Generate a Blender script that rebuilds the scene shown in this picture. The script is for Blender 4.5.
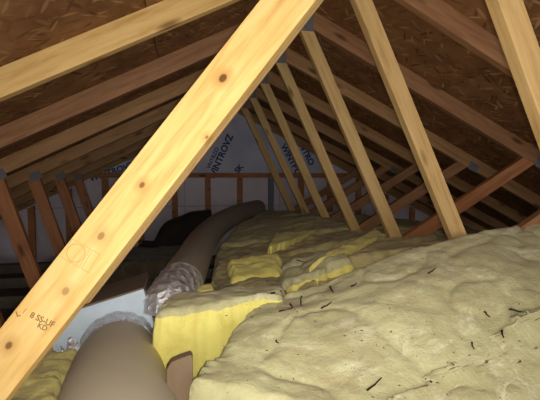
import bpy, bmesh, math, random
import numpy as np
from mathutils import Vector, Matrix, noise
from mathutils.bvhtree import BVHTree

for o in list(bpy.data.objects):
    bpy.data.objects.remove(o)
scene = bpy.context.scene
C = scene.collection
random.seed(7)

# ------------------------------------------------------------------ camera
# measured: focal length 400 px at 540 px wide, ridge direction (+Y) vanishes at (188,178)
FPX, UV, VV = 400.0, 188.0, 178.0
ZC = 0.99                                   # camera height above the attic floor
TH = math.atan2(200 - VV, FPX)
PSI = math.atan2((270 - UV) * math.cos(TH), FPX)
FWD = Vector((math.sin(PSI) * math.cos(TH), math.cos(PSI) * math.cos(TH), -math.sin(TH)))
RGT = Vector((math.cos(PSI), -math.sin(PSI), 0))
UPV = RGT.cross(FWD)
EYE = Vector((0, 0, ZC))
cd = bpy.data.cameras.new('camera')
cam = bpy.data.objects.new('camera', cd)
C.objects.link(cam)
M = Matrix((RGT, UPV, -FWD)).transposed().to_4x4()
M.translation = EYE
cam.matrix_world = M
cd.sensor_width = 36.0
cd.lens = FPX / 540 * 36
cd.clip_start = 0.02
scene.camera = cam

# ------------------------------------------------------------------ light
scene.view_settings.view_transform = 'Standard'
scene.view_settings.look = 'None'
scene.view_settings.gamma = 1
scene.view_settings.exposure = 0.15
w = bpy.data.worlds.new('world')
scene.world = w
w.use_nodes = True
w.node_tree.nodes['Background'].inputs['Color'].default_value = (0.95, 0.92, 0.90, 1)
w.node_tree.nodes['Background'].inputs['Strength'].default_value = 2.1   # added fill light, entering the end left open behind the camera
ld = bpy.data.lights.new('flash_light', 'SPOT')     # the phone's flash, just right of its lens
ld.energy = 42
ld.spot_size = math.radians(150)
ld.spot_blend = 1.0
ld.color = (1.0, 0.95, 0.86)
ld.shadow_soft_size = 0.006
flash = bpy.data.objects.new('flash_light', ld)
C.objects.link(flash)
FM = M.copy()
FM.translation = EYE + RGT * 0.018 + UPV * 0.004 - FWD * 0.01
flash.matrix_world = FM

# ------------------------------------------------------------------ pixel helpers
def ray(px, py):
    return (FWD * FPX + RGT * (px - 270) + UPV * (200 - py)).normalized()
def at(px, py, y):                                   # the point of a pixel's ray at depth y
    d = ray(px, py)
    return EYE + d * (y / d.y)

# ------------------------------------------------------------------ node helpers
def new_mat(name):
    m = bpy.data.materials.new(name)
    m.use_nodes = True
    nt = m.node_tree
    return m, nt, nt.nodes['Principled BSDF']
def nd(nt, typ, **kw):
    n = nt.nodes.new(typ)
    for k, v in kw.items():
        if k in ('op',): n.operation = v
        elif hasattr(n, k) and k not in n.inputs: setattr(n, k, v)
        else: n.inputs[k].default_value = v
    return n
def L(nt, a, b): nt.links.new(a, b)
def ramp(nt, src, stops):
    r = nt.nodes.new('ShaderNodeValToRGB')
    els = r.color_ramp.elements
    while len(els) < len(stops): els.new(0.5)
    for e, (p, c) in zip(els, stops):
        e.position = p
        e.color = (*c, 1) if len(c) == 3 else c
    L(nt, src, r.inputs['Fac'])
    return r.outputs['Color']
def mix(nt, fac, a, b, blend='MIX'):
    n = nt.nodes.new('ShaderNodeMix')
    n.data_type = 'RGBA'; n.blend_type = blend
    for s, i in ((fac, 0), (a, 6), (b, 7)):
        if isinstance(s, (int, float)): n.inputs[i].default_value = s
        elif isinstance(s, tuple): n.inputs[i].default_value = (*s, 1)
        else: L(nt, s, n.inputs[i])
    return n.outputs[2]
def math_(nt, op, a, b=None, clamp=False):
    n = nt.nodes.new('ShaderNodeMath'); n.operation = op; n.use_clamp = clamp
    for s, i in ((a, 0), (b, 1)):
        if s is None: continue
        if isinstance(s, (int, float)): n.inputs[i].default_value = s
        else: L(nt, s, n.inputs[i])
    return n.outputs[0]
def bump(nt, h, bsdf, strength=0.3, dist=0.01):
    b = nt.nodes.new('ShaderNodeBump')
    b.inputs['Strength'].default_value = strength
    b.inputs['Distance'].default_value = dist
    L(nt, h, b.inputs['Height']); L(nt, b.outputs['Normal'], bsdf.inputs['Normal'])
def mapped(nt, scale, rand=True, coord='Object', rot=(0, 0, 0)):
    tc = nt.nodes.new('ShaderNodeTexCoord')
    src = tc.outputs[coord]
    if rand:
        oi = nt.nodes.new('ShaderNodeObjectInfo')
        mu = math_(nt, 'MULTIPLY', oi.outputs['Random'], 37.0)
        cx = nt.nodes.new('ShaderNodeCombineXYZ')
        for i in range(3): L(nt, mu, cx.inputs[i])
        va = nt.nodes.new('ShaderNodeVectorMath'); va.operation = 'ADD'
        L(nt, src, va.inputs[0]); L(nt, cx.outputs[0], va.inputs[1])
        src = va.outputs[0]
    mp = nt.nodes.new('ShaderNodeMapping')
    mp.inputs['Scale'].default_value = scale
    mp.inputs['Rotation'].default_value = rot
    L(nt, src, mp.inputs['Vector'])
    return mp.outputs[0]
def ntex(nt, vec, scale, detail=4, rough=0.55, dist=0.0):
    n = nt.nodes.new('ShaderNodeTexNoise')
    n.inputs['Scale'].default_value = scale; n.inputs['Detail'].default_value = detail
    n.inputs['Roughness'].default_value = rough; n.inputs['Distortion'].default_value = dist
    L(nt, vec, n.inputs['Vector'])
    return n.outputs['Fac']

def wood(name, light, mid, dark, knots=None, rough=0.62, knotty=True):
    m, nt, b = new_mat(name)
    g = ntex(nt, mapped(nt, (1.3, 14, 14)), 3.0, 5, 0.6, 0.6)
    col = ramp(nt, g, [(0.25, dark), (0.5, mid), (0.75, light)])
    fine = ntex(nt, mapped(nt, (6, 160, 160)), 1.5, 3, 0.6)
    col = mix(nt, math_(nt, 'MULTIPLY', fine, 0.22), col, dark)
    blot = ntex(nt, mapped(nt, (2.2, 5, 5)), 2.0, 3, 0.5)
    col = mix(nt, math_(nt, 'MULTIPLY', math_(nt, 'SUBTRACT', blot, 0.45, True), 1.6, True), col, mid)
    kcol = (dark[0] * 0.30, dark[1] * 0.24, dark[2] * 0.2)
    if knots:
        tc = nt.nodes.new('ShaderNodeTexCoord')
        sp = nt.nodes.new('ShaderNodeSeparateXYZ'); L(nt, tc.outputs['Object'], sp.inputs[0])
        for (kx, kz, kr, st) in knots:
            dx = math_(nt, 'DIVIDE', math_(nt, 'SUBTRACT', sp.outputs[0], kx), kr * 1.35)
            dz = math_(nt, 'DIVIDE', math_(nt, 'SUBTRACT', sp.outputs[2], kz), kr)
            d = math_(nt, 'SQRT', math_(nt, 'ADD', math_(nt, 'MULTIPLY', dx, dx), math_(nt, 'MULTIPLY', dz, dz)))
            d = math_(nt, 'ADD', d, math_(nt, 'MULTIPLY', math_(nt, 'SUBTRACT', blot, 0.5), 0.8))
            halo = math_(nt, 'MULTIPLY', math_(nt, 'SUBTRACT', 1.0, math_(nt, 'MULTIPLY', d, 0.32), True), 0.9 * st)
            col = mix(nt, halo, col, (dark[0] * .85, dark[1] * .7, dark[2] * .6))
            core = math_(nt, 'MULTIPLY', math_(nt, 'MULTIPLY', math_(nt, 'SUBTRACT', 1.0, d), 3.0, True), st)
            col = mix(nt, core, col, kcol)
    if knotty:
        v = nt.nodes.new('ShaderNodeTexVoronoi'); v.inputs['Scale'].default_value = 1.0
        L(nt, mapped(nt, (3.2, 11, 11)), v.inputs['Vector'])
        k = math_(nt, 'MULTIPLY', math_(nt, 'SUBTRACT', 0.20, v.outputs['Distance']), 9, True)
        col = mix(nt, math_(nt, 'MULTIPLY', k, 0.8), col, kcol)
    L(nt, col, b.inputs['Base Color'])
    b.inputs['Roughness'].default_value = rough
    b.inputs['Specular IOR Level'].default_value = 0.25
    bump(nt, fine, b, 0.25, 0.002)
    return m

PALE = ((0.78, 0.56, 0.25), (0.68, 0.45, 0.17), (0.50, 0.29, 0.09))
M_pale = wood('pale_pine', *PALE)
M_web = wood('tan_pine', (0.66, 0.46, 0.21), (0.56, 0.37, 0.15), (0.38, 0.22, 0.08))
M_tan = wood('medium_brown_pine', (0.50, 0.29, 0.13), (0.38, 0.21, 0.09), (0.24, 0.12, 0.05))  # tone between the tan and the brown pine
M_brown = wood('brown_pine', (0.40, 0.21, 0.10), (0.30, 0.15, 0.07), (0.18, 0.08, 0.036))
M_red = wood('reddish_pine', (0.50, 0.22, 0.09), (0.38, 0.155, 0.062), (0.22, 0.08, 0.032))

def plain(name, col, rough=0.7, metal=0.0, nscale=0, namp=0.25, bstr=0.0, bdist=0.005, spec=0.3):
    m, nt, b = new_mat(name)
    b.inputs['Roughness'].default_value = rough
    b.inputs['Metallic'].default_value = metal
    b.inputs['Specular IOR Level'].default_value = spec
    if nscale:
        n = ntex(nt, mapped(nt, (1, 1, 1)), nscale, 6, 0.6)
        L(nt, mix(nt, n, tuple(c * (1 - namp) for c in col), tuple(min(1, c * (1 + namp)) for c in col)), b.inputs['Base Color'])
        if bstr: bump(nt, n, b, bstr, bdist)
    else:
        b.inputs['Base Color'].default_value = (*col, 1)
    return m
M_plate = plain('galvanized_plate', (0.15, 0.15, 0.165), 0.6, 0.2, 60, 0.25)
M_floor = plain('dusty_shaded_floor', (0.15, 0.12, 0.095), 0.95, 0, 8, 0.4)  # dusty, with the shade of the unlit floor painted in
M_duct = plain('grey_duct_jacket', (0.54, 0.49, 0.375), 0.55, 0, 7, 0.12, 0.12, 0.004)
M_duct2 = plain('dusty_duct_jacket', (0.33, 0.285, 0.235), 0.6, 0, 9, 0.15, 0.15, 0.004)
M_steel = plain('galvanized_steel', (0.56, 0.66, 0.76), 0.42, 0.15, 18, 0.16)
M_steel_shade = plain('shaded_steel', (0.17, 0.13, 0.10), 0.8, 0.0, 12, 0.25)  # shade painted on the box top and right side, darker than the lit front
M_black = plain('black_plastic', (0.030, 0.025, 0.022), 0.5, 0, 6, 0.35, 0.2, 0.01)
M_scrap = plain('brown_board', (0.20, 0.14, 0.085), 0.8, 0, 12, 0.3)
M_twig = plain('dry_twig', (0.025, 0.016, 0.010), 0.85)
M_ink = plain('ink_mark', (0.24, 0.14, 0.045), 0.8)
M_inkfaint = plain('faint_ink_mark', (0.42, 0.27, 0.10), 0.8)
M_print = plain('blue_print', (0.028, 0.055, 0.16), 0.6)
M_greystud = plain('grey_stud_paint', (0.16, 0.17, 0.21), 0.7, 0, 10, 0.2)

def foil_mat():
    m, nt, b = new_mat('crinkled_foil')
    v = nt.nodes.new('ShaderNodeTexVoronoi'); v.feature = 'F1'; v.inputs['Scale'].default_value = 34
    L(nt, mapped(nt, (1, 1, 1)), v.inputs['Vector'])
    n = ntex(nt, mapped(nt, (1, 1, 1)), 22, 5, 0.7, 1.2)
    b.inputs['Base Color'].default_value = (0.78, 0.78, 0.82, 1)
    b.inputs['Metallic'].default_value = 0.75
    b.inputs['Roughness'].default_value = 0.36
    bump(nt, math_(nt, 'ADD', v.outputs['Distance'], n), b, 0.9, 0.012)
    return m
M_foil = foil_mat()

def osb_mat():
    m, nt, b = new_mat('strand_board')
    tc = mapped(nt, (1, 1, 1))
    cols = None
    base = ntex(nt, tc, 7, 4, 0.6)
    col = ramp(nt, base, [(0.3, (0.15, 0.065, 0.025)), (0.55, (0.25, 0.118, 0.047)), (0.75, (0.33, 0.17, 0.07))])
    for k, (ang, sc) in enumerate(((0.3, 19), (1.25, 17), (2.2, 20), (2.8, 16), (0.9, 24))):
        v = nt.nodes.new('ShaderNodeTexVoronoi'); v.inputs['Scale'].default_value = sc
        v.inputs['Randomness'].default_value = 1
        mp = mapped(nt, (1, 1, 1), True, 'Object', (0, 0, ang))
        st = nt.nodes.new('ShaderNodeMapping'); st.inputs['Scale'].default_value = (0.5, 2.4, 1)
        st.inputs['Location'].default_value = (k * 3.3, k * 1.7, 0)
        L(nt, mp, st.inputs['Vector']); L(nt, st.outputs[0], v.inputs['Vector'])
        sp = nt.nodes.new('ShaderNodeSeparateColor'); L(nt, v.outputs['Color'], sp.inputs[0])
        sel = math_(nt, 'MULTIPLY', math_(nt, 'SUBTRACT', sp.outputs[0], 0.55), 9, True)
        body = math_(nt, 'MULTIPLY', math_(nt, 'SUBTRACT', 0.42, v.outputs['Distance']), 6, True)
        fac = math_(nt, 'MULTIPLY', math_(nt, 'MULTIPLY', sel, body), 0.8)
        tone = ramp(nt, sp.outputs[1], [(0.0, (0.07, 0.028, 0.011)), (0.45, (0.22, 0.10, 0.04)), (0.82, (0.38, 0.20, 0.085)), (1.0, (0.50, 0.32, 0.16))])
        col = mix(nt, fac, col, tone)
    L(nt, col, b.inputs['Base Color'])
    b.inputs['Roughness'].default_value = 0.75
    b.inputs['Specular IOR Level'].default_value = 0.2
    bump(nt, base, b, 0.4, 0.004)
    return m
M_osb = osb_mat()

def wrap_mat(name, col, dark):
    m, nt, b = new_mat(name)
    n = ntex(nt, mapped(nt, (1, 1, 1)), 3.5, 4, 0.55, 0.6)
    L(nt, ramp(nt, n, [(0.3, dark), (0.65, col)]), b.inputs['Base Color'])
    b.inputs['Roughness'].default_value = 0.45
    bump(nt, n, b, 0.5, 0.03)
    return m
M_wrap = wrap_mat('grey_blue_wrap', (0.52, 0.53, 0.66), (0.40, 0.41, 0.53))
M_foam = wrap_mat('pinkish_foam_board', (0.60, 0.52, 0.57), (0.50, 0.43, 0.49))

def fiber_mat(name, hi, mid, lo, sc=9.0, bstr=0.5, stain=None, pale=None):
    m, nt, b = new_mat(name)
    a = ntex(nt, mapped(nt, (1, 1.6, 1)), sc, 6, 0.62, 0.5)
    c = ntex(nt, mapped(nt, (1, 1, 1)), 70, 4, 0.7)
    col = ramp(nt, a, [(0.30, lo), (0.52, mid), (0.72, hi)])
    if pale:
        g = ntex(nt, mapped(nt, (1.0, 2.2, 1), True, 'Object', (0, 0, 0.5)), 6.0, 7, 0.72, 1.0)
        col = mix(nt, math_(nt, 'MULTIPLY', math_(nt, 'MULTIPLY', math_(nt, 'SUBTRACT', g, 0.53), 8, True), 0.85), col, pale)
    if stain:
        g = ntex(nt, mapped(nt, (1, 1, 1), True, 'Object', (0, 0, 1.1)), 4.0, 6, 0.65, 0.4)
        col = mix(nt, math_(nt, 'MULTIPLY', math_(nt, 'MULTIPLY', math_(nt, 'SUBTRACT', g, 0.54), 6, True), 0.6), col, stain)
    col = mix(nt, math_(nt, 'MULTIPLY', c, 0.35), col, lo)
    L(nt, col, b.inputs['Base Color'])
    b.inputs['Roughness'].default_value = 0.95
    b.inputs['Specular IOR Level'].default_value = 0.08
    b.inputs['Sheen Weight'].default_value = 0.15
    bump(nt, math_(nt, 'ADD', math_(nt, 'MULTIPLY', c, 0.5), a), b, bstr, 0.012)
    return m
M_dust = fiber_mat('dusty_fiberglass', (0.72, 0.71, 0.41), (0.60, 0.58, 0.32), (0.46, 0.43, 0.225), 9, 0.6, (0.48, 0.385, 0.21), (0.92, 0.90, 0.62))
M_dark = fiber_mat('dark_fiberglass', (0.16, 0.13, 0.08), (0.10, 0.08, 0.05), (0.05, 0.04, 0.03), 12)  # much darker brown than the other fiberglass
M_mixed = fiber_mat('half_dusty_fiberglass', (0.90, 0.84, 0.32), (0.78, 0.70, 0.24), (0.44, 0.37, 0.16), 10, 0.6, (0.36, 0.29, 0.15), (0.90, 0.84, 0.30))
M_dust2 = fiber_mat('grimy_fiberglass', (0.72, 0.66, 0.31), (0.56, 0.49, 0.225), (0.34, 0.265, 0.13), 12, 0.7, (0.24, 0.17, 0.09), (0.78, 0.72, 0.32))
M_yellow = fiber_mat('clean_yellow_fiberglass', (0.93, 0.88, 0.30), (0.90, 0.82, 0.24), (0.76, 0.66, 0.17), 14, 0.35)

# ------------------------------------------------------------------ object helpers
def link_mesh(name, verts, faces, mat, parent=None, matrix=None, smooth=False, mats=None, fmat=None):
    me = bpy.data.meshes.new(name)
    me.from_pydata([tuple(v) for v in verts], [], faces)
    for mm in (mats or [mat]): me.materials.append(mm)
    if fmat:
        for p, k in zip(me.polygons, fmat): p.material_index = k
    if smooth:
        for p in me.polygons: p.use_smooth = True
    me.update()
    o = bpy.data.objects.new(name, me)
    C.objects.link(o)
    if parent: o.parent = parent
    if matrix is not None: o.matrix_local = matrix
    return o
def empty(name, loc, label=None, cat=None, group=None, kind=None):
    o = bpy.data.objects.new(name, None)
    o.empty_display_size = 0.1
    C.objects.link(o)
    o.location = loc
    tag(o, label, cat, group, kind)
    return o
def tag(o, label=None, cat=None, group=None, kind=None):
    for k, v in (('label', label), ('category', cat), ('group', group), ('kind', kind)):
        if v: o[k] = v
    return o
def bevel_mesh(o, w):
    bm = bmesh.new(); bm.from_mesh(o.data)
    bmesh.ops.recalc_face_normals(bm, faces=bm.faces[:])
    bmesh.ops.bevel(bm, geom=bm.edges[:], offset=w, segments=2, affect='EDGES', profile=0.6)
    bm.to_mesh(o.data); bm.free()
def clip(poly, n, d):                                # keep n.p <= d
    out = []
    for i in range(len(poly)):
        a, b = poly[i], poly[(i + 1) % len(poly)]
        da, db = a[0] * n[0] + a[1] * n[1] - d, b[0] * n[0] + b[1] * n[1] - d
        if da <= 0: out.append(a)
        if (da < 0) != (db < 0) and abs(da - db) > 1e-12:
            t = da / (da - db); out.append((a[0] + t * (b[0] - a[0]), a[1] + t * (b[1] - a[1])))
    return out
def board(name, a, b, width, thick, parent, yf, mat, clips=(), bev=0.002, twist=0.0):
    """a board lying in a truss plane: a,b = (x,z) ends of its centre line, front face at y=yf"""
    dx, dz = b[0] - a[0], b[1] - a[1]
    ln = math.hypot(dx, dz); ux, uz = dx / ln, dz / ln
    nx, nz = -uz, ux
    h = width / 2
    poly = [(a[0] - nx * h, a[1] - nz * h), (b[0] - nx * h, b[1] - nz * h), (b[0] + nx * h, b[1] + nz * h), (a[0] + nx * h, a[1] + nz * h)]
    for n, d in clips: poly = clip(poly, n, d)
    loc = [((p[0] - a[0]) * ux + (p[1] - a[1]) * uz, (p[0] - a[0]) * nx + (p[1] - a[1]) * nz) for p in poly]
    k = len(loc)
    verts = [(p[0], 0, p[1]) for p in loc] + [(p[0], thick, p[1]) for p in loc]
    faces = [list(range(k)), list(range(2 * k - 1, k - 1, -1))] + [[i, (i + 1) % k, k + (i + 1) % k, k + i] for i in range(k)]
    mtx = Matrix(((ux, 0, nx, 0), (0, 1, 0, 0), (uz, 0, nz, 0), (0, 0, 0, 1)))
    pl = parent.location if parent else Vector((0, 0, 0))
    mtx.translation = Vector((a[0], yf, a[1])) - pl
    if twist: mtx = mtx @ Matrix.Rotation(twist, 4, 'X')
    o = link_mesh(name, verts, faces, mat, parent, mtx)
    bevel_mesh(o, bev)
    return o
def box(name, c, s, mat, parent=None, bev=0.0, rot=None):
    x, y, z = s[0] / 2, s[1] / 2, s[2] / 2
    v = [(-x, -y, -z), (x, -y, -z), (x, y, -z), (-x, y, -z), (-x, -y, z), (x, -y, z), (x, y, z), (-x, y, z)]
    f = [(0, 3, 2, 1), (4, 5, 6, 7), (0, 1, 5, 4), (1, 2, 6, 5), (2, 3, 7, 6), (3, 0, 4, 7)]
    pl = parent.location if parent else Vector((0, 0, 0))
    m = Matrix.Translation(Vector(c) - pl)
    if rot is not None: m = m @ rot
    o = link_mesh(name, v, f, mat, parent, m)
    if bev: bevel_mesh(o, bev)
    return o

# ------------------------------------------------------------------ attic geometry (x,z of the truss section)
XR, ZR, SL = 0.57, ZC + 0.85, 0.495                # ridge: lower edge of the chords
CH = 0.100                                         # vertical depth of a top chord
HALF = 3.55
ZB = ZC - 0.90                                     # top of the bottom chords
Y0, SP = 0.89, 0.61
YW = 5.13                                          # gable wall face
YBACK = -1.4  # roof left open at this end to let the fill light in
def zlow(x): return ZR - SL * abs(x - XR)

# floor
fl = box('floor', (XR, (YBACK + YW) / 2, -0.01), (2 * HALF + 0.3, YW - YBACK + 0.2, 0.02), M_floor)
tag(fl, kind='structure', label='dark dusty attic floor under the insulation')

# roof underside: strand board panels
roof = empty('ceiling', (XR, 0, ZR), kind='structure', label='sloped roof underside of brown strand board panels')
cs = 1 / math.hypot(1, SL)
def roof_panels(sgn, first):
    # down-slope rows measured as distance from the ridge, along-Y pieces 2.44 long
    edges = [0.0] + [first + 1.22 * k for k in range(4)]
    tot = (HALF + 0.1) / cs
    edges = [e for e in edges if e < tot] + [tot]
    tm = bpy.data.meshes
    for r in range(len(edges) - 1):
        a, b_ = edges[r] + 0.002, edges[r + 1] - 0.002
        off = -1.22 if r % 2 else 0.0
        ys = [YBACK] + [v for v in (YBACK + 2.44 + off, YBACK + 4.88 + off, YBACK + 7.32 + off) if YBACK < v < YW] + [YW + 0.1]
        for q in range(len(ys) - 1):
            y1, y2 = ys[q] + 0.002, ys[q + 1] - 0.002
            lx, ly = b_ - a, y2 - y1
            v = [(0, 0, 0), (lx, 0, 0), (lx, ly, 0), (0, ly, 0), (0, 0, 0.012), (lx, 0, 0.012), (lx, ly, 0.012), (0, ly, 0.012)]
            f = [(0, 3, 2, 1), (4, 5, 6, 7), (0, 1, 5, 4), (1, 2, 6, 5), (2, 3, 7, 6), (3, 0, 4, 7)]
            ex = Vector((sgn * cs, 0, -SL * cs)); ey = Vector((0, 1, 0)); ez = Vector((sgn * SL * cs, 0, cs))
            mt = Matrix((ex, ey, ez)).transposed().to_4x4()
            p = Vector((XR, 0, ZR + CH + 0.001)) + ex * a + ey * y1
            mt.translation = p - roof.location
            link_mesh('panel', v, f, M_osb, roof, mt)
for sgn in (-1, 1):                                # unseen slabs added over the panels to block light at the seams
    ex = Vector((sgn * cs, 0, -SL * cs)); ez = Vector((sgn * SL * cs, 0, cs))
    mt = Matrix((ex, Vector((0, 1, 0)), ez)).transposed().to_4x4()
    lx = (HALF + 0.15) / cs
    mt.translation = Vector((XR, 0, ZR + CH + 0.001)) + ex * (lx / 2 - 0.02) + ez * 0.024 + Vector((0, (YBACK + YW + 0.15) / 2, 0)) - roof.location
    o = box('roof_light_block', (0, 0, 0), (lx + 0.04, YW - YBACK + 0.15, 0.02), M_black)
    o.parent = roof; o.matrix_local = mt
roof_panels(-1, 0.79)
roof_panels(1, 0.98)

# ------------------------------------------------------------------ gable wall
wall = empty('wall_back', (XR, YW, 0), kind='structure', label='gable end wall with foam boards below and printed wrap above')
def wpoly(name, poly, y, th, mat, bev=0):
    k = len(poly)
    verts = [(p[0] - XR, y - YW, p[1]) for p in poly] + [(p[0] - XR, y + th - YW, p[1]) for p in poly]
    faces = [list(range(k)), list(range(2 * k - 1, k - 1, -1))] + [[i, (i + 1) % k, k + (i + 1) % k, k + i] for i in range(k)]
    o = link_mesh(name, verts, faces, mat, wall)
    if bev: bevel_mesh(o, bev)
    return o
def under_roof(poly, extra=CH):
    poly = clip(poly, (-SL, 1), ZR + extra - SL * XR)
    return clip(poly, (SL, 1), ZR + extra + SL * XR)
ZBEAM = ZC + 0.035
ZSEAM = ZC - 0.355
XL_, XR_ = XR - HALF, XR + HALF
wpoly('wrap_sheet', under_roof([(XL_, ZBEAM), (XR_, ZBEAM), (XR_, ZR + .2), (XL_, ZR + .2)]), YW, 0.03, M_wrap)
xs = [XL_] + [XR - 0.61 * 5 + 1.22 * k for k in range(6)] + [XR_]
for z0, z1 in ((0, ZSEAM - 0.003), (ZSEAM + 0.003, ZBEAM - 0.002)):
    for k in range(len(xs) - 1):
        pl = under_roof([(xs[k] + .002, z0), (xs[k + 1] - .002, z0), (xs[k + 1] - .002, z1), (xs[k] + .002, z1)])
        if len(pl) > 2: wpoly('foam_panel', pl, YW, 0.03, M_foam)
wpoly('backing', under_roof([(XL_, -.02), (XR_, -.02), (XR_, ZR + .2), (XL_, ZR + .2)], CH + .01), YW + 0.032, 0.02, M_black)  # added behind the panels to block light at their seams
wb = wpoly('cross_beam', under_roof([(XL_, ZBEAM - .032), (XR_, ZBEAM - .032), (XR_, ZBEAM + .03), (XL_, ZBEAM + .03)], 0.0), YW - 0.06, 0.058, M_red)
sx = at(207.8, 195, YW).x
for k in range(-6, 9):
    x = sx + 0.407 * k
    pl = under_roof([(x - .036, 0), (x + .036, 0), (x + .036, ZBEAM - .034), (x - .036, ZBEAM - .034)], -0.02)
    if len(pl) > 2: wpoly('stud', pl, YW - 0.042, 0.04, M_greystud if k == 2 else M_red, 0.002)
for sgn in (-1, 1):                                # top chords of the gable frame
    e = (XR + sgn * HALF, ZR + CH / 2 - SL * HALF)
    pl = [(XR, ZR), (XR + sgn * HALF, ZR - SL * HALF), (XR + sgn * HALF, ZR + CH - SL * HALF), (XR, ZR + CH)]
    wpoly('top_chord', pl, YW - 0.042, 0.04, M_tan)
def text_mesh(name, txt, size, mat, parent, mtx, ext=0.0006, shear=0.0, weight=0.0):
    cu = bpy.data.curves.new(name, 'FONT')
    cu.body = txt; cu.size = size; cu.extrude = ext; cu.offset = weight; cu.shear = shear
    cu.align_x = 'CENTER'; cu.align_y = 'CENTER'
    t = bpy.data.objects.new(name, cu); C.objects.link(t)
    dg = bpy.context.evaluated_depsgraph_get()
    me = bpy.data.meshes.new_from_object(t.evaluated_get(dg))
    bpy.data.objects.remove(t)
    me.materials.clear(); me.materials.append(mat)
    o = bpy.data.objects.new(name, me); C.objects.link(o)
    o.parent = parent; o.matrix_local = mtx
    return o
def wall_text(txt, px, py, size, ang, wgt=0.0):
    p = at(px, py, YW - 0.001)
    mt = Matrix.Translation(p - wall.location) @ Matrix.Rotation(math.radians(90), 4, 'X') @ Matrix.Rotation(math.radians(ang), 4, 'Z')
    o = text_mesh('printed_lettering', txt, size, M_print, wall, mt, 0.0006, 0, wgt)
    o['label'] = 'dark blue lettering printed on the wrap'
wall_text('WINTROVZ', 221, 157, 0.115, 66, 0.004)
wall_text('VNTRZO', 213, 158, 0.07, 66, 0.002)
wall_text('SK', 239, 169, 0.10, 50, 0.004)
wall_text('WINTRO', 291, 160, 0.11, -60, 0.004)
wall_text('WINTRO', 304, 150, 0.11, -60, 0.005)
wall_text('WINTROVZ', 112, 172, 0.10, 20, 0.003)

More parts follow.
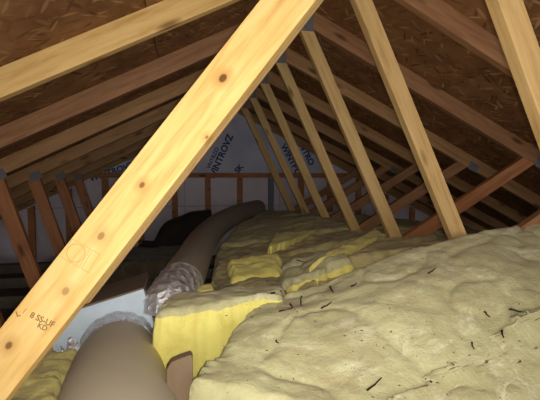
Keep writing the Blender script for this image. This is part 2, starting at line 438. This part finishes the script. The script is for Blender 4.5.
# ------------------------------------------------------------------ roof trusses
def offs(px_x0, slope, z):                          # x of a web line at height z (relative to eye height)
    return px_x0 + slope * z
LABELS = [
 'nearest roof truss, its wide pale stamped web crossing the view top centre to lower left',
 'second nearest roof truss with pale left rafter and knotty pale web in right half',
 'third nearest roof truss, brown left rafter, tan web third from right edge of photo',
 'fourth nearest roof truss, reddish short web nearest the left edge of photo',
 'fifth nearest roof truss, reddish short web second from left edge of photo',
 'sixth nearest roof truss, reddish short web third from left edge of photo',
 'farthest roof truss standing just in front of the gable wall']
TWIST = math.radians(-13)                            # the nearest web is warped along its length
for i in range(7):
    y = Y0 + SP * i
    t = empty('roof_truss', (XR, y, ZB - 0.089), LABELS[i], 'roof truss', 'roof trusses in a row')
    # chords
    for sgn in (-1, 1):
        nrm = (SL, 1) if sgn > 0 else (-SL, 1)
        c0 = (XR, ZR + CH / 2); c1 = (XR + sgn * HALF, ZR + CH / 2 - SL * HALF)
        u = Vector((c1[0] - c0[0], c1[1] - c0[1])).normalized()
        a = (c0[0] - u.x * 0.06, c0[1] - u.y * 0.06)
        if i == 1: mt = M_pale if sgn < 0 else M_brown
        elif i == 0: mt = M_pale
        else: mt = M_brown if (i == 2 or sgn > 0 and i < 3) else M_tan
        board('top_chord', a, c1, CH * cs, 0.038, t, y, mt, [((-sgn, 0), -sgn * XR - 0.0005)])
    board('bottom_chord', (XR - HALF, ZB - .0445), (XR + HALF, ZB - .0445), 0.089, 0.038, t, y, M_floor)  # dark floor colour sinks the chords into the unlit floor
    roofc = [((-SL, 1), ZR - SL * XR - .0005), ((SL, 1), ZR + SL * XR - .0005), ((0, -1), -ZB)]
    # left long web (lower edge at x=-0.014 at eye height, dx/dz=0.77)
    ml = 0.77; cw = math.cos(math.atan(ml))
    wl = 0.100 if i == 0 else 0.075
    xlow = -0.020 if i == 0 else -0.006
    xc = xlow - wl / 2 / cw
    A = (xc + ml * (-0.95), ZC - 0.95); B = (xc + ml * 1.0, ZC + 1.0)
    nl = Vector((1, -ml)).normalized()
    if i == 0:
        ln_dir = (Vector(B) - Vector(A)).normalized(); nv = Vector((-ln_dir.y, ln_dir.x))
        ks = []
        for px, py, r, st in ((223, 78, .0085, 1.0), (142, 185, .0065, .8), (101, 236, .008, .55), (8, 346, .008, .8), (207, 138, .005, .7), (66, 291, .007, .45)):
            p = at(px, py, y); q = Vector((p.x - A[0], p.z - A[1]))
            ks.append((q.dot(ln_dir), q.dot(nv), r, st))
        M_big = wood('pale_stamped_pine', (0.82, 0.60, 0.26), (0.72, 0.48, 0.17), (0.48, 0.26, 0.07), ks, 0.6, False)
        big = board('web', A, B, wl, 0.038, t, y, M_big, roofc, 0.003, TWIST)
        FO = Vector((A[0], y, A[1]))
        big['label'] = 'wide pale pine web with knots and ink grade stamps'
    else:
        board('web', A, B, wl, 0.038, t, y, M_red if i > 1 else M_web, roofc)
    # right long web (centre x=1.0 at eye height, dx/dz=-0.45), starts against the left one
    mr = -0.48; wr = 0.069
    A = (1.015 + mr * -1.0, ZC - 1.0); B = (1.015 + mr * 1.2, ZC + 1.2)
    lw = [((-nl.x, -nl.y), -(nl.x * (xlow + .001) + nl.y * ZC) - 0.001)]
    board('web', A, B, wr, 0.038, t, y, M_web, roofc + lw)
    nr = Vector((1, -mr)).normalized()
    # short webs
    ms = -0.31
    A = (-1.15 + ms * -1.1, ZC - 1.1); B = (-1.15 + ms * 0.3, ZC + 0.3)
    cl = [((nl.x, nl.y), (nl.x * xlow + nl.y * ZC) - wl - 0.001)]
    board('web', A, B, 0.085, 0.038, t, y, M_red, roofc + cl)
    A = (1.885 - 1.0, ZC - 0.588); B = (1.885 + 0.6, ZC + 0.588 * .6)
    cr = [((-nr.x, -nr.y), -(nr.x * 1.015 + nr.y * ZC) - wr / 2 - 0.001)]
    board('web', A, B, 0.076, 0.038, t, y, M_red if i == 2 else M_brown, roofc + cr)
    # toothed nail plates
    def plate(x, z, sx_, sz_, ang):
        pl = box('nail_plate', (x, y - 0.0012, z), (sx_, 0.002, sz_), M_plate, t, 0, Matrix.Rotation(ang, 4, 'Y'))
    plate(XR + 0.035, ZR - 0.012, 0.13, 0.10, 0)
    plate(-1.13, ZC + 0.015, 0.085, 0.06, -math.atan(SL))
    plate(2.16, ZC + 0.085, 0.085, 0.06, math.atan(SL))
    if i == 0:                                      # ink marks on the big web
        # the twisted board's own axes
        base_rot = Matrix(((ln_dir.x, 0, -ln_dir.y), (0, 1, 0), (ln_dir.y, 0, ln_dir.x)))
        RW = base_rot @ Matrix.Rotation(TWIST, 3, 'X')
        FN = (RW @ Vector((0, -1, 0))).normalized()
        TW4 = (RW @ base_rot.inverted()).to_4x4()
        def face_at(px, py):
            d = ray(px, py); k_ = (FO - EYE).dot(FN) / d.dot(FN)
            return EYE + d * k_ + FN * 0.0006
        def mark(txt, px, py, size, ang, mat):
            p = face_at(px, py)
            mt = Matrix.Translation(p - t.location) @ TW4 @ Matrix.Rotation(math.radians(90), 4, 'X') @ Matrix.Rotation(math.radians(ang), 4, 'Z')
            text_mesh('grade_stamp', txt, size, mat, t, mt, 0.0002, 0, 0.0003)
        mark('8 SS-UF', 42.5, 320, 0.017, -25, M_ink)
        mark('KD', 42.5, 327, 0.015, -25, M_ink)
        mark('L', 18, 314, 0.016, 20, M_ink)
        mark('/', 25, 311, 0.016, -30, M_inkfaint)
        # thin stamped outlines: ring, square and a narrow rectangle
        c = face_at(76, 253); a45 = math.radians(-30)
        def outline(pts, wd, name='stamp_outline'):
            vs, fs = [], []
            n = len(pts)
            for k in range(n):
                p, q = Vector(pts[k]), Vector(pts[(k + 1) % n])
                dd = (q - p).normalized(); nn = Vector((-dd.y, dd.x)) * wd / 2
                b0 = len(vs)
                for s_ in (p - nn, q - nn, q + nn, p + nn): vs.append((s_.x, 0, s_.y))
                fs.append((b0, b0 + 1, b0 + 2, b0 + 3))
            mt = Matrix.Translation(c - t.location) @ TW4 @ Matrix.Rotation(-a45, 4, 'Y')
            o = link_mesh(name, vs, fs, M_inkfaint, t, mt)
        outline([(0.019 * math.cos(k * math.tau / 28), 0.019 * math.sin(k * math.tau / 28)) for k in range(28)], 0.0014)
        outline([(-.022, -.022), (.022, -.022), (.022, .022), (-.022, .022)], 0.0009)
        outline([(.027, -.022), (.044, -.022), (.044, .022), (.027, .022)], 0.0012)

# ------------------------------------------------------------------ insulation
def tps(pts):
    P = np.array(pts, float); n = len(P)
    d = np.linalg.norm(P[:, None, :2] - P[None, :, :2], axis=2)
    K = np.where(d > 0, d * d * np.log(d + 1e-9), 0) + np.eye(n) * 0.003
    A = np.zeros((n + 3, n + 3)); A[:n, :n] = K; A[:n, n] = 1; A[:n, n + 1:] = P[:, :2]; A[n:, :n] = A[:n, n:].T
    wv = np.linalg.solve(A, np.concatenate([P[:, 2], np.zeros(3)]))
    def f(x, y):
        r = np.hypot(P[:, 0] - x, P[:, 1] - y)
        return float((wv[:n] * r * r * np.log(r + 1e-9)).sum() + wv[n] + wv[n + 1] * x + wv[n + 2] * y)
    return f
def pts3(lst): return [tuple(at(*q)) for q in lst]
bvhs = []
def batt(quad, ztop, thick, label, top_mat, side_mat, res=0.018, rr=0.05, amp=0.012, fold=0.02, seed=0, ragged=0.02, cat='insulation', group='fiberglass insulation batts', name='insulation_batt', base=None):
    q = [Vector((p[0], p[1])) for p in quad]
    lu = max((q[1] - q[0]).length, (q[2] - q[3]).length); lv = max((q[3] - q[0]).length, (q[2] - q[1]).length)
    nu, nv = max(8, int(lu / res)), max(8, int(lv / res))
    org = sum((Vector((p.x, p.y, 0)) for p in q), Vector()) / 4
    zc = min(ztop(p.x, p.y) for p in q) - thick
    org.z = max(0.03, zc)
    vs, fs, fm = [], [], []
    def edge_noise(t, s): return ragged * (noise.noise(Vector((t * 9, s * 3.1 + seed, 5.5))) + 0.6 * noise.noise(Vector((t * 31, s + seed, 2.2))))
    def pos(u, v):
        p = q[0] * (1 - u) * (1 - v) + q[1] * u * (1 - v) + q[2] * u * v + q[3] * (1 - u) * v
        eu = edge_noise(v, 1) * (1 - u) - edge_noise(v, 2) * u
        ev = edge_noise(u, 3) * (1 - v) - edge_noise(u, 4) * v
        du = (q[1] - q[0]).normalized(); dv = (q[3] - q[0]).normalized()
        return p + du * eu + dv * ev
    for j in range(nv + 1):
        for i in range(nu + 1):
            u, v = i / nu, j / nv
            p = pos(u, v)
            d = min(u * lu, (1 - u) * lu, v * lv, (1 - v) * lv)
            z = ztop(p.x, p.y)
            if d < rr: z -= rr * 0.8 * (1 - math.sqrt(max(0, 1 - (1 - d / rr) ** 2)))
            s3 = Vector((p.x, p.y, seed * 3.7))
            z += fold * noise.noise(s3 * 3.2) + amp * noise.noise(Vector((p.x * 9, p.y * 13, seed))) + amp * 0.5 * noise.noise(Vector((p.x * 27, p.y * 27, seed + 3)))
            rg = 1 - abs(noise.noise(Vector((p.x * 3.5 + p.y * 2, p.y * 6 - p.x * 2, seed + 9)))) * 2
            z -= fold * 0.6 * max(0, rg) ** 6
            vs.append(Vector((p.x, p.y, z)))
    for j in range(nv):
        for i in range(nu):
            a = j * (nu + 1) + i
            fs.append((a, a + 1, a + nu + 2, a + nu + 1)); fm.append(0)
    ring = [i for i in range(nu + 1)] + [j * (nu + 1) + nu for j in range(1, nv + 1)] + [nv * (nu + 1) + i for i in range(nu - 1, -1, -1)] + [j * (nu + 1) for j in range(nv - 1, 0, -1)]
    prev = ring; steps = 5
    for s in range(1, steps + 1):
        cur = []
        for r in ring:
            p = vs[r].copy()
            zb = max(base if base is not None else 0.012, p.z - thick)
            p.z = p.z + (zb - p.z) * s / steps
            out = Vector((p.x - org.x, p.y - org.y, 0)).normalized()
            k = math.sin(s / steps * math.pi) * 0.012 + 0.010 * noise.noise(Vector((p.x * 14, p.y * 14, p.z * 18 + seed)))
            p += out * k
            cur.append(len(vs)); vs.append(p)
        for k in range(len(ring)):
            a, b2 = prev[k], prev[(k + 1) % len(ring)]
            fs.append((a, cur[k], cur[(k + 1) % len(ring)], b2)); fm.append(1)
        prev = cur
    fs.append(tuple(reversed(prev))); fm.append(1)
    bvhs.append(BVHTree.FromPolygons([tuple(v) for v in vs], fs))
    o = link_mesh(name, [v - org for v in vs], fs, None, None, None, True, [top_mat, side_mat], fm)
    o.location = org
    tag(o, label, cat, group)
    return o
def flat(z, sx_=0.0, sy_=0.0, cx=0, cy=0): return lambda x, y: ZC + z + sx_ * (x - cx) + sy_ * (y - cy)

# the long dusty mound in the foreground
near = tps(pts3([(150, 440, .72), (300, 440, .76), (450, 440, .78), (620, 430, .8), (205, 370, .98), (300, 380, .95), (400, 380, .93), (540, 380, .9),
                 (225, 342, 1.10), (300, 320, 1.14), (400, 310, 1.1), (540, 300, 1.08), (660, 300, 1.1),
                 (285, 304, 1.28), (350, 265, 1.42), (400, 262, 1.35), (470, 250, 1.32), (540, 250, 1.3), (640, 240, 1.35),
                 (440, 234, 1.5), (490, 221, 1.55), (540, 216, 1.55), (650, 214, 1.6)]))
def q2(*l): return [tuple(at(*p)[:2]) for p in l]
batt([(0.0, 0.955), (1.45, 0.36), (1.45, 1.53), (0.22, 1.34)], near, 0.24, 'big pale dusty insulation batt mounded across the bottom centre foreground', M_dust, M_dust, 0.012, 0.05, 0.008, 0.018, 2)
batt([(1.455, 0.42), (2.6, 0.5), (2.6, 1.6), (1.455, 1.55)], near, 0.24, 'dusty insulation batt at far right edge under the short brown web', M_dust, M_dust, 0.02, 0.03, 0.008, 0.018, 2)
nearup = lambda x, y: near(x, y) + 0.016
batt(q2((372, 408, .86), (640, 430, .8), (650, 300, 1.1), (520, 318, 1.05)), nearup, 0.05, 'thin rumpled insulation layer overlapping in lower right corner', M_dust, M_dust, 0.012, 0.02, 0.010, 0.016, 3, 0.05)
# field behind: grimy batts, and torn pieces lying on them
field = tps(pts3([(387, 234, 2.11), (348, 226, 2.72), (320, 215, 3.33), (300, 212, 3.95), (285, 211, 4.6), (330, 260, 1.75), (290, 272, 1.75), (240, 282, 1.6), (205, 290, 1.6), (232, 262, 2.1),
                  (265, 256, 2.2), (250, 235, 3.0), (290, 236, 2.75), (265, 217, 4.1), (440, 240, 2.0)]) + [(2.2, 2.0, ZC - .42), (2.4, 3.2, ZC - .45), (2.4, 4.8, ZC - .5), (1.2, 4.9, ZC - .40), (0.3, 5.0, ZC - .42), (1.5, 3.0, ZC - .36)])
ftop = lambda dz=0.0: (lambda x, y: field(x, y) + dz)
def pb(l, thick, *a, **k):
    """a batt whose four top corners are given"""
    P = [at(*q) for q in l]
    lift = k.pop('lift', 0.0)
    P = [p + (EYE - p).normalized() * lift for p in P]
    f = tps([tuple(p) for p in P] + [tuple(sum(P, Vector()) / 4)])
    return batt([(p.x, p.y) for p in P], f, thick, *a, **k)
pb([(154, 309, 1.24), (279, 291, 1.30), (286, 282, 1.46), (168, 292, 1.46)], 0.25, 'insulation batt showing a broad bright yellow cut end beside the duct', M_dust, M_yellow, 0.010, 0.03, 0.012, 0.012, 4, 0.016)
pb([(234, 278, 1.77), (280, 272, 1.79), (277, 251, 2.03), (229, 258, 2.02)], 0.06, 'small torn insulation piece with clean yellow top in middle of the view', M_yellow, M_yellow, 0.010, 0.015, 0.012, 0.012, 6, 0.016)
pb([(310, 264, 1.74), (337, 254, 1.84), (385, 234, 2.28), (375, 227, 2.45)], 0.05, 'long pale yellow insulation strip slanting back towards the third truss web', M_yellow, M_yellow, 0.012, 0.02, 0.008, 0.008, 8, 0.016, lift=0.12)
pb([(268, 247, 2.55), (288, 241, 2.7), (320, 229, 3.15), (276, 232, 3.0)], 0.05, 'torn insulation piece with yellow top farther back near the webs', M_yellow, M_yellow, 0.014, 0.02, 0.008, 0.008, 10, 0.016, lift=0.25)
pb([(195, 293, 1.53), (214, 290, 1.54), (212, 283, 1.62), (196, 284, 1.63)], 0.05, 'small yellow tuft of insulation next to the foil wrapped duct end', M_yellow, M_yellow, 0.008, 0.015, 0.01, 0.01, 16, 0.01)
pb([(281, 285, 1.52), (352, 258, 1.62), (346, 243, 1.98), (282, 264, 1.88)], 0.06, 'dusty insulation batt just behind the foreground mound, right of small torn yellow piece', M_dust, M_yellow, 0.012, 0.03, 0.018, 0.025, 5, 0.02)
pb([(342, 258, 1.68), (445, 241, 1.72), (432, 233, 2.15), (390, 235, 2.25)], 0.06, 'smooth dusty insulation batt between the yellow strip and the foreground mound', M_dust2, M_dust2, 0.014, 0.03, 0.012, 0.015, 17, 0.02)
batt([(0.10, 1.52), (2.0, 1.63), (2.0, 2.2), (0.13, 2.2)], ftop(-0.03), 0.2, 'grimy insulation batt under the small torn yellow piece', M_dust2, M_yellow, 0.016, 0.035, 0.018, 0.025, 7)
batt([(0.14, 2.21), (2.1, 2.21), (2.1, 2.81), (0.21, 2.81)], ftop(-0.025), 0.16, 'grimy insulation batt under the farther yellow torn piece', M_dust2, M_dust2, 0.018, 0.03, 0.018, 0.025, 9)
batt([(0.22, 2.82), (2.8, 2.82), (2.8, 3.89), (0.48, 3.89)], ftop(-0.02), 0.14, 'grimy insulation batt beside the far half of the duct', M_dust2, M_dust2, 0.025, 0.03, 0.014, 0.02, 11)
batt([(0.50, 3.90), (2.8, 3.90), (2.8, 5.05), (0.95, 5.05)], ftop(-0.01), 0.14, 'farthest insulation batt at the foot of the gable wall', M_dust2, M_dust2, 0.03, 0.03, 0.014, 0.02, 13)
batt([(2.15, 1.64), (3.3, 1.64), (3.3, 2.75), (2.15, 2.75)], flat(-0.52), 0.14, 'shadowed insulation batt low under the right eave', M_dust2, M_dust2, 0.03, 0.03, 0.014, 0.02, 14)
# left of the near duct
batt([(-0.85, 0.66), (-0.29, 0.62), (-0.36, 1.42), (-0.80, 1.42)], flat(-0.55, 0.05, -0.04, -0.5, 1.0), 0.2, 'yellow insulation batt left of the near duct below the big web', M_mixed, M_yellow, 0.014, 0.05, 0.018, 0.03, 15)

# ------------------------------------------------------------------ flexible ducts
def tube(name, pts, rad, mat, parent, seg=28, rib=0.0, ribstep=0.035, step=0.012, crinkle=0.0, capend=True):
    P = [Vector(p) for p in pts]
    # Catmull-Rom resample
    path = []; rr_ = []
    for k in range(len(P) - 1):
        a, b2, c, d = P[max(0, k - 1)], P[k], P[k + 1], P[min(len(P) - 1, k + 2)]
        n = max(2, int((c - b2).length / step))
        for s in range(n + (k == len(P) - 2)):
            t = s / n
            path.append(0.5 * ((2 * b2) + (c - a) * t + (2 * a - 5 * b2 + 4 * c - d) * t * t + (3 * b2 - a - 3 * c + d) * t ** 3))
            rr_.append(rad[k] + (rad[k + 1] - rad[k]) * t)
    org = parent.location
    vs, fs = [], []; acc = 0
    for k, p in enumerate(path):
        tg = (path[min(k + 1, len(path) - 1)] - path[max(k - 1, 0)]).normalized()
        sd = tg.cross(Vector((0, 0, 1))).normalized(); up = sd.cross(tg)
        if k: acc += (p - path[k - 1]).length
        for s in range(seg):
            a = s / seg * math.tau
            r = rr_[k] * (1 + 0.02 * noise.noise(p * 5 + Vector((s * .2, 0, 0))))
            r += rib * (0.5 + 0.5 * math.cos(math.tau * acc / ribstep))
            q = p + sd * math.cos(a) * r + up * math.sin(a) * r
            if crinkle: q += (q - p).normalized() * crinkle * (noise.noise(q * 38) + 0.8 * noise.noise(q * 80))
            vs.append(q - org)
    for k in range(len(path) - 1):
        for s in range(seg):
            a, b2 = k * seg + s, k * seg + (s + 1) % seg
            fs.append((a, b2, b2 + seg, a + seg))
    if capend:
        fs.append(tuple(range(seg - 1, -1, -1))); fs.append(tuple((len(path) - 1) * seg + s for s in range(seg)))
    return link_mesh(name, vs, fs, mat, parent, None, True)

ZD = ZC - 0.605
nd1 = empty('flexible_duct', (-0.12, 0.35, ZD - 0.12), 'smooth grey flexible duct running from the foreground into the metal box', 'duct', 'flexible air ducts')
near_path = [(-0.085, 0.30, ZD - .03), (-0.13, 0.70, ZD - .005), (-0.185, 1.05, ZD), (-0.225, 1.30, ZD), (-0.243, 1.462, ZD - .005)]
tube('jacket', near_path, [.160, .158, .148, .134, .116], M_duct, nd1, 40, 0.0)
tube('foil_collar', [(-0.236, 1.405, ZD), (-0.241, 1.44, ZD), (-0.245, 1.478, ZD)], [.121, .124, .131], M_foil, nd1, 96, 0, 1, 0.005, 0.006)

# metal register box
bx_root = empty('duct_box', (-0.27, 1.62, ZD - 0.17), 'galvanized metal duct box with dark top behind the big web', 'box')
Ry = Matrix.Rotation(math.radians(-15.0), 4, 'Y')
cA = at(143.5, 289, 1.485)
Rb = Ry @ Matrix.Rotation(math.radians(2), 4, 'Z')
W_, D_, H_ = 0.335, 0.25, 0.24
def bpt(x, y, z): return cA + (Rb @ Vector((x, y, z)))       # origin = front top right corner
cen = bpt(-W_ / 2, D_ / 2, -H_ / 2)
box('body', cen, (W_, D_, H_), M_steel, bx_root, 0.004, Rb)
box('lid', bpt(-W_ / 2, D_ / 2, 0.0035), (W_ + .004, D_ + .004, 0.006), M_steel_shade, bx_root, 0.001, Rb)
box('side_panel', bpt(0.003, D_ / 2, -H_ / 2 - .002), (0.004, D_ + .002, H_ - .004), M_steel_shade, bx_root, 0.001, Rb)  # thin panel carrying the painted shade of the right side
box('seam_flange', bpt(-W_ + 0.004, -0.004, -H_ / 2), (0.014, 0.006, H_), M_steel, bx_root, 0.001, Rb)
fo = []
# crumpled foil tape at lower left of the box front
vs, fs = [], []
n1, n2 = 26, 12
for j in range(n2 + 1):
    for i in range(n1 + 1):
        x = -W_ + .02 + 0.15 * i / n1; z = -0.10 - 0.10 * j / n2 - 0.02 * math.sin(i * .7)
        p = bpt(x, -0.008 - 0.03 * j / n2, z)
        p += Vector((0.004, -0.006, 0.006)) * (noise.noise(p * 60) + noise.noise(p * 31))
        vs.append(p - bx_root.location)
for j in range(n2):
    for i in range(n1):
        a = j * (n1 + 1) + i; fs.append((a, a + 1, a + n1 + 2, a + n1 + 1))
ft = link_mesh('foil_tape', vs, fs, M_foil, bx_root, None, True)
so = ft.modifiers.new('s', 'SOLIDIFY'); so.thickness = 0.002

# far duct
fp = [at(*q) for q in ((170, 300, 1.52), (180, 285, 1.64), (193, 259, 2.2), (203, 241, 2.8), (217, 226, 3.45), (237, 214.5, 4.2), (258, 208, 4.95))]
nd2 = empty('flexible_duct', (fp[0].x, fp[0].y, fp[0].z - .12), 'dusty flexible duct running away to the gable wall from a foil wrapped end', 'duct', 'flexible air ducts')
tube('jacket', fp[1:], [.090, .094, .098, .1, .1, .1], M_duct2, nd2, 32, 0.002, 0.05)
e0 = at(166, 318, 1.47)
tube('foil_wrap', [e0, at(169, 306, 1.49), fp[0], fp[1] + (fp[2] - fp[1]) * 0.02], [.080, .086, .090, .0915], M_foil, nd2, 64, 0, 1, 0.007, 0.007)

# ------------------------------------------------------------------ black sheeting on the left side
def sheet(name, x0, x1, y0, y1, zf, mat, res=0.03, seed=0, amp=0.03):
    nu, nv = int((x1 - x0) / res), int((y1 - y0) / res)
    vs, fs = [], []
    org = Vector(((x0 + x1) / 2, (y0 + y1) / 2, ZC - 0.75))
    for j in range(nv + 1):
        for i in range(nu + 1):
            x, y = x0 + (x1 - x0) * i / nu, y0 + (y1 - y0) * j / nv
            x += 0.05 * noise.noise(Vector((y * 3, seed, i))) if i in (0, nu) else 0
            z = zf(x, y) + amp * noise.noise(Vector((x * 3, y * 3, seed))) + amp * .45 * noise.noise(Vector((x * 9, y * 9, seed)))
            vs.append(Vector((x, y, z)) - org)
    for j in range(nv):
        for i in range(nu):
            a = j * (nu + 1) + i; fs.append((a, a + 1, a + nu + 2, a + nu + 1))
    o = link_mesh(name, vs, fs, mat, None, None, True)
    o.location = org
    s = o.modifiers.new('s', 'SOLIDIFY'); s.thickness = 0.004; s.offset = -1
    return o
def hump(x, y):
    # a thick fold lying across the floor behind the far duct
    t = max(0, min(1, (x + 0.32) / 0.6))
    yc = 3.95 + 0.35 * t
    d = (y - yc) / 0.22
    edge = 1 / (1 + math.exp(-(x + 0.31) * 30))
    return ZC - 0.72 + (0.30 + 0.10 * t) * math.exp(-d * d * d * d) * edge
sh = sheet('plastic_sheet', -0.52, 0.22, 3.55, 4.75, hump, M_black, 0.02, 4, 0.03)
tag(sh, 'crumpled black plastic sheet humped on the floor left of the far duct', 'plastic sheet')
batt([(-0.62, 2.85), (-0.02, 2.85), (-0.02, 3.45), (-0.62, 3.45)], flat(-0.56), 0.16, 'dark brown insulation batt left of the far duct, seen right of the big web', M_dark, M_dark, 0.025, 0.03, 0.012, 0.02, 21)

# scrap board standing between near duct and the insulation
sb0 = at(180, 357, 1.02)
vs = []
prof = [(-0.034, -0.30), (0.032, -0.30), (0.032, -0.004), (0.026, 0.003), (0.0, -0.004), (-0.022, -0.012), (-0.034, -0.030)]
for yy in (0.0, 0.030): vs += [(p[0], yy + (0.10 if p[1] < -0.1 else 0) * -1, p[1]) for p in prof]
k = len(prof)
fs = [list(range(k)), list(range(2 * k - 1, k - 1, -1))] + [[i, (i + 1) % k, k + (i + 1) % k, k + i] for i in range(k)]
scrap = link_mesh('scrap_board', vs, fs, M_scrap, None, Matrix.Translation(sb0))
bevel_mesh(scrap, 0.003)
tag(scrap, 'short brown scrap board leaning between near duct and yellow insulation', 'board')

# ------------------------------------------------------------------ dry twigs and needles on the insulation
def hit(px, py):
    d = ray(px, py); best = None
    for b in bvhs:
        r = b.ray_cast(EYE, d)
        if r[0] is not None and (best is None or r[3] < best[1]): best = (r[0], r[3], r[1])
    return best
TW = [((297, 260.5), (306, 263), 'thin twig lying behind the foreground gap'), ((281.8, 268), (281.8, 275), 'short upright twig beside the torn yellow piece'),
      ((271, 294), (282, 292), 'dark bent twig at the upper corner of the yellow cut end'), ((301.5, 297), (300.5, 312), 'longest upright twig in the twig cluster'),
      ((290, 304.5), (297, 313), 'slanting twig in the twig cluster leaning to the upright one'), ((279, 312), (293, 309), 'flat twig in the twig cluster nearest the yellow cut end'),
      ((321, 309), (332, 303), 'thin twig right of the twig cluster'), ((330, 287), (333, 293), 'stubby dark twig above right of the twig cluster'),
      ((509, 309.8), (527, 313.4), 'thickest twig lying alone near the right edge'), ((502, 331), (503, 338.5), 'short twig below the thickest one at right'),
      ((472, 343), (473.5, 350), 'faint short twig low in the right foreground'), ((367, 391), (382, 379), 'long brown twig in the bottom foreground fold'),
      ((428, 274), (436, 269), 'small twig high on the right mound'), ((484, 312), (490, 318), 'tiny twig left of the thickest one'),
      ((276, 341), (278, 344), 'tiny speck of twig on the bottom centre batt'), ((351, 287), (357, 284), 'small twig on the left of the right mound')]
for (a, b, lab) in TW:
    ha, hb = hit(*a), hit(*b)
    if not ha or not hb: continue
    p = ha[0] + Vector((0, 0, 0.002)); q = hb[0] + Vector((0, 0, 0.002))
    ln = (q - p).length
    if ln > 0.12: q = p + (q - p) * 0.12 / ln
    ax = (q - p).normalized(); sd = ax.cross(Vector((0.3, 0.2, 1))).normalized(); up = sd.cross(ax)
    vs, fs = [], []
    thick = 0.0036 if 'thickest' in lab or 'stubby' in lab or 'dark' in lab else 0.0029
    for s in range(5):
        c = p + (q - p) * s / 4 + up * 0.0012 * math.sin(s * 2.1) + sd * 0.0015 * math.sin(s * 1.3)
        r = thick * (1 - 0.12 * s)
        for g in range(6):
            vs.append(c + sd * r * math.cos(g * math.tau / 6) + up * r * math.sin(g * math.tau / 6) - p)
    for s in range(4):
        for g in range(6): fs.append((s * 6 + g, s * 6 + (g + 1) % 6, s * 6 + 6 + (g + 1) % 6, s * 6 + 6 + g))
    fs.append((5, 4, 3, 2, 1, 0)); fs.append(tuple(24 + g for g in range(6)))
    o = link_mesh('twig', vs, fs, M_twig, None, Matrix.Translation(p), True)
    tag(o, lab, 'twig', 'dry twigs on the insulation')

# crumbs of dirt too many to count
vs, fs = [], []
rnd = random.Random(11)
for k in range(260):
    px, py = rnd.uniform(215, 539), rnd.uniform(245, 398)
    h = hit(px, py)
    if not h: continue
    p = h[0]; r0 = rnd.uniform(0.0006, 0.0016); ln = r0 * rnd.choice((1, 1, 2.5, 5)); an = rnd.uniform(0, math.tau)
    ax = Vector((math.cos(an), math.sin(an), 0)) * ln; sd = Vector((-math.sin(an), math.cos(an), 0)) * r0
    b0 = len(vs)
    vs += [p - ax, p + sd, p + ax, p - sd, p + Vector((0, 0, r0 * 1.5)), p - Vector((0, 0, r0))]
    for (i, j) in ((0, 1), (1, 2), (2, 3), (3, 0)):
        fs.append((b0 + j, b0 + i, b0 + 4)); fs.append((b0 + i, b0 + j, b0 + 5))
o = link_mesh('dirt_crumbs', vs, fs, M_twig)
tag(o, 'scattered dark dirt crumbs over the foreground insulation', 'debris', None, 'stuff')
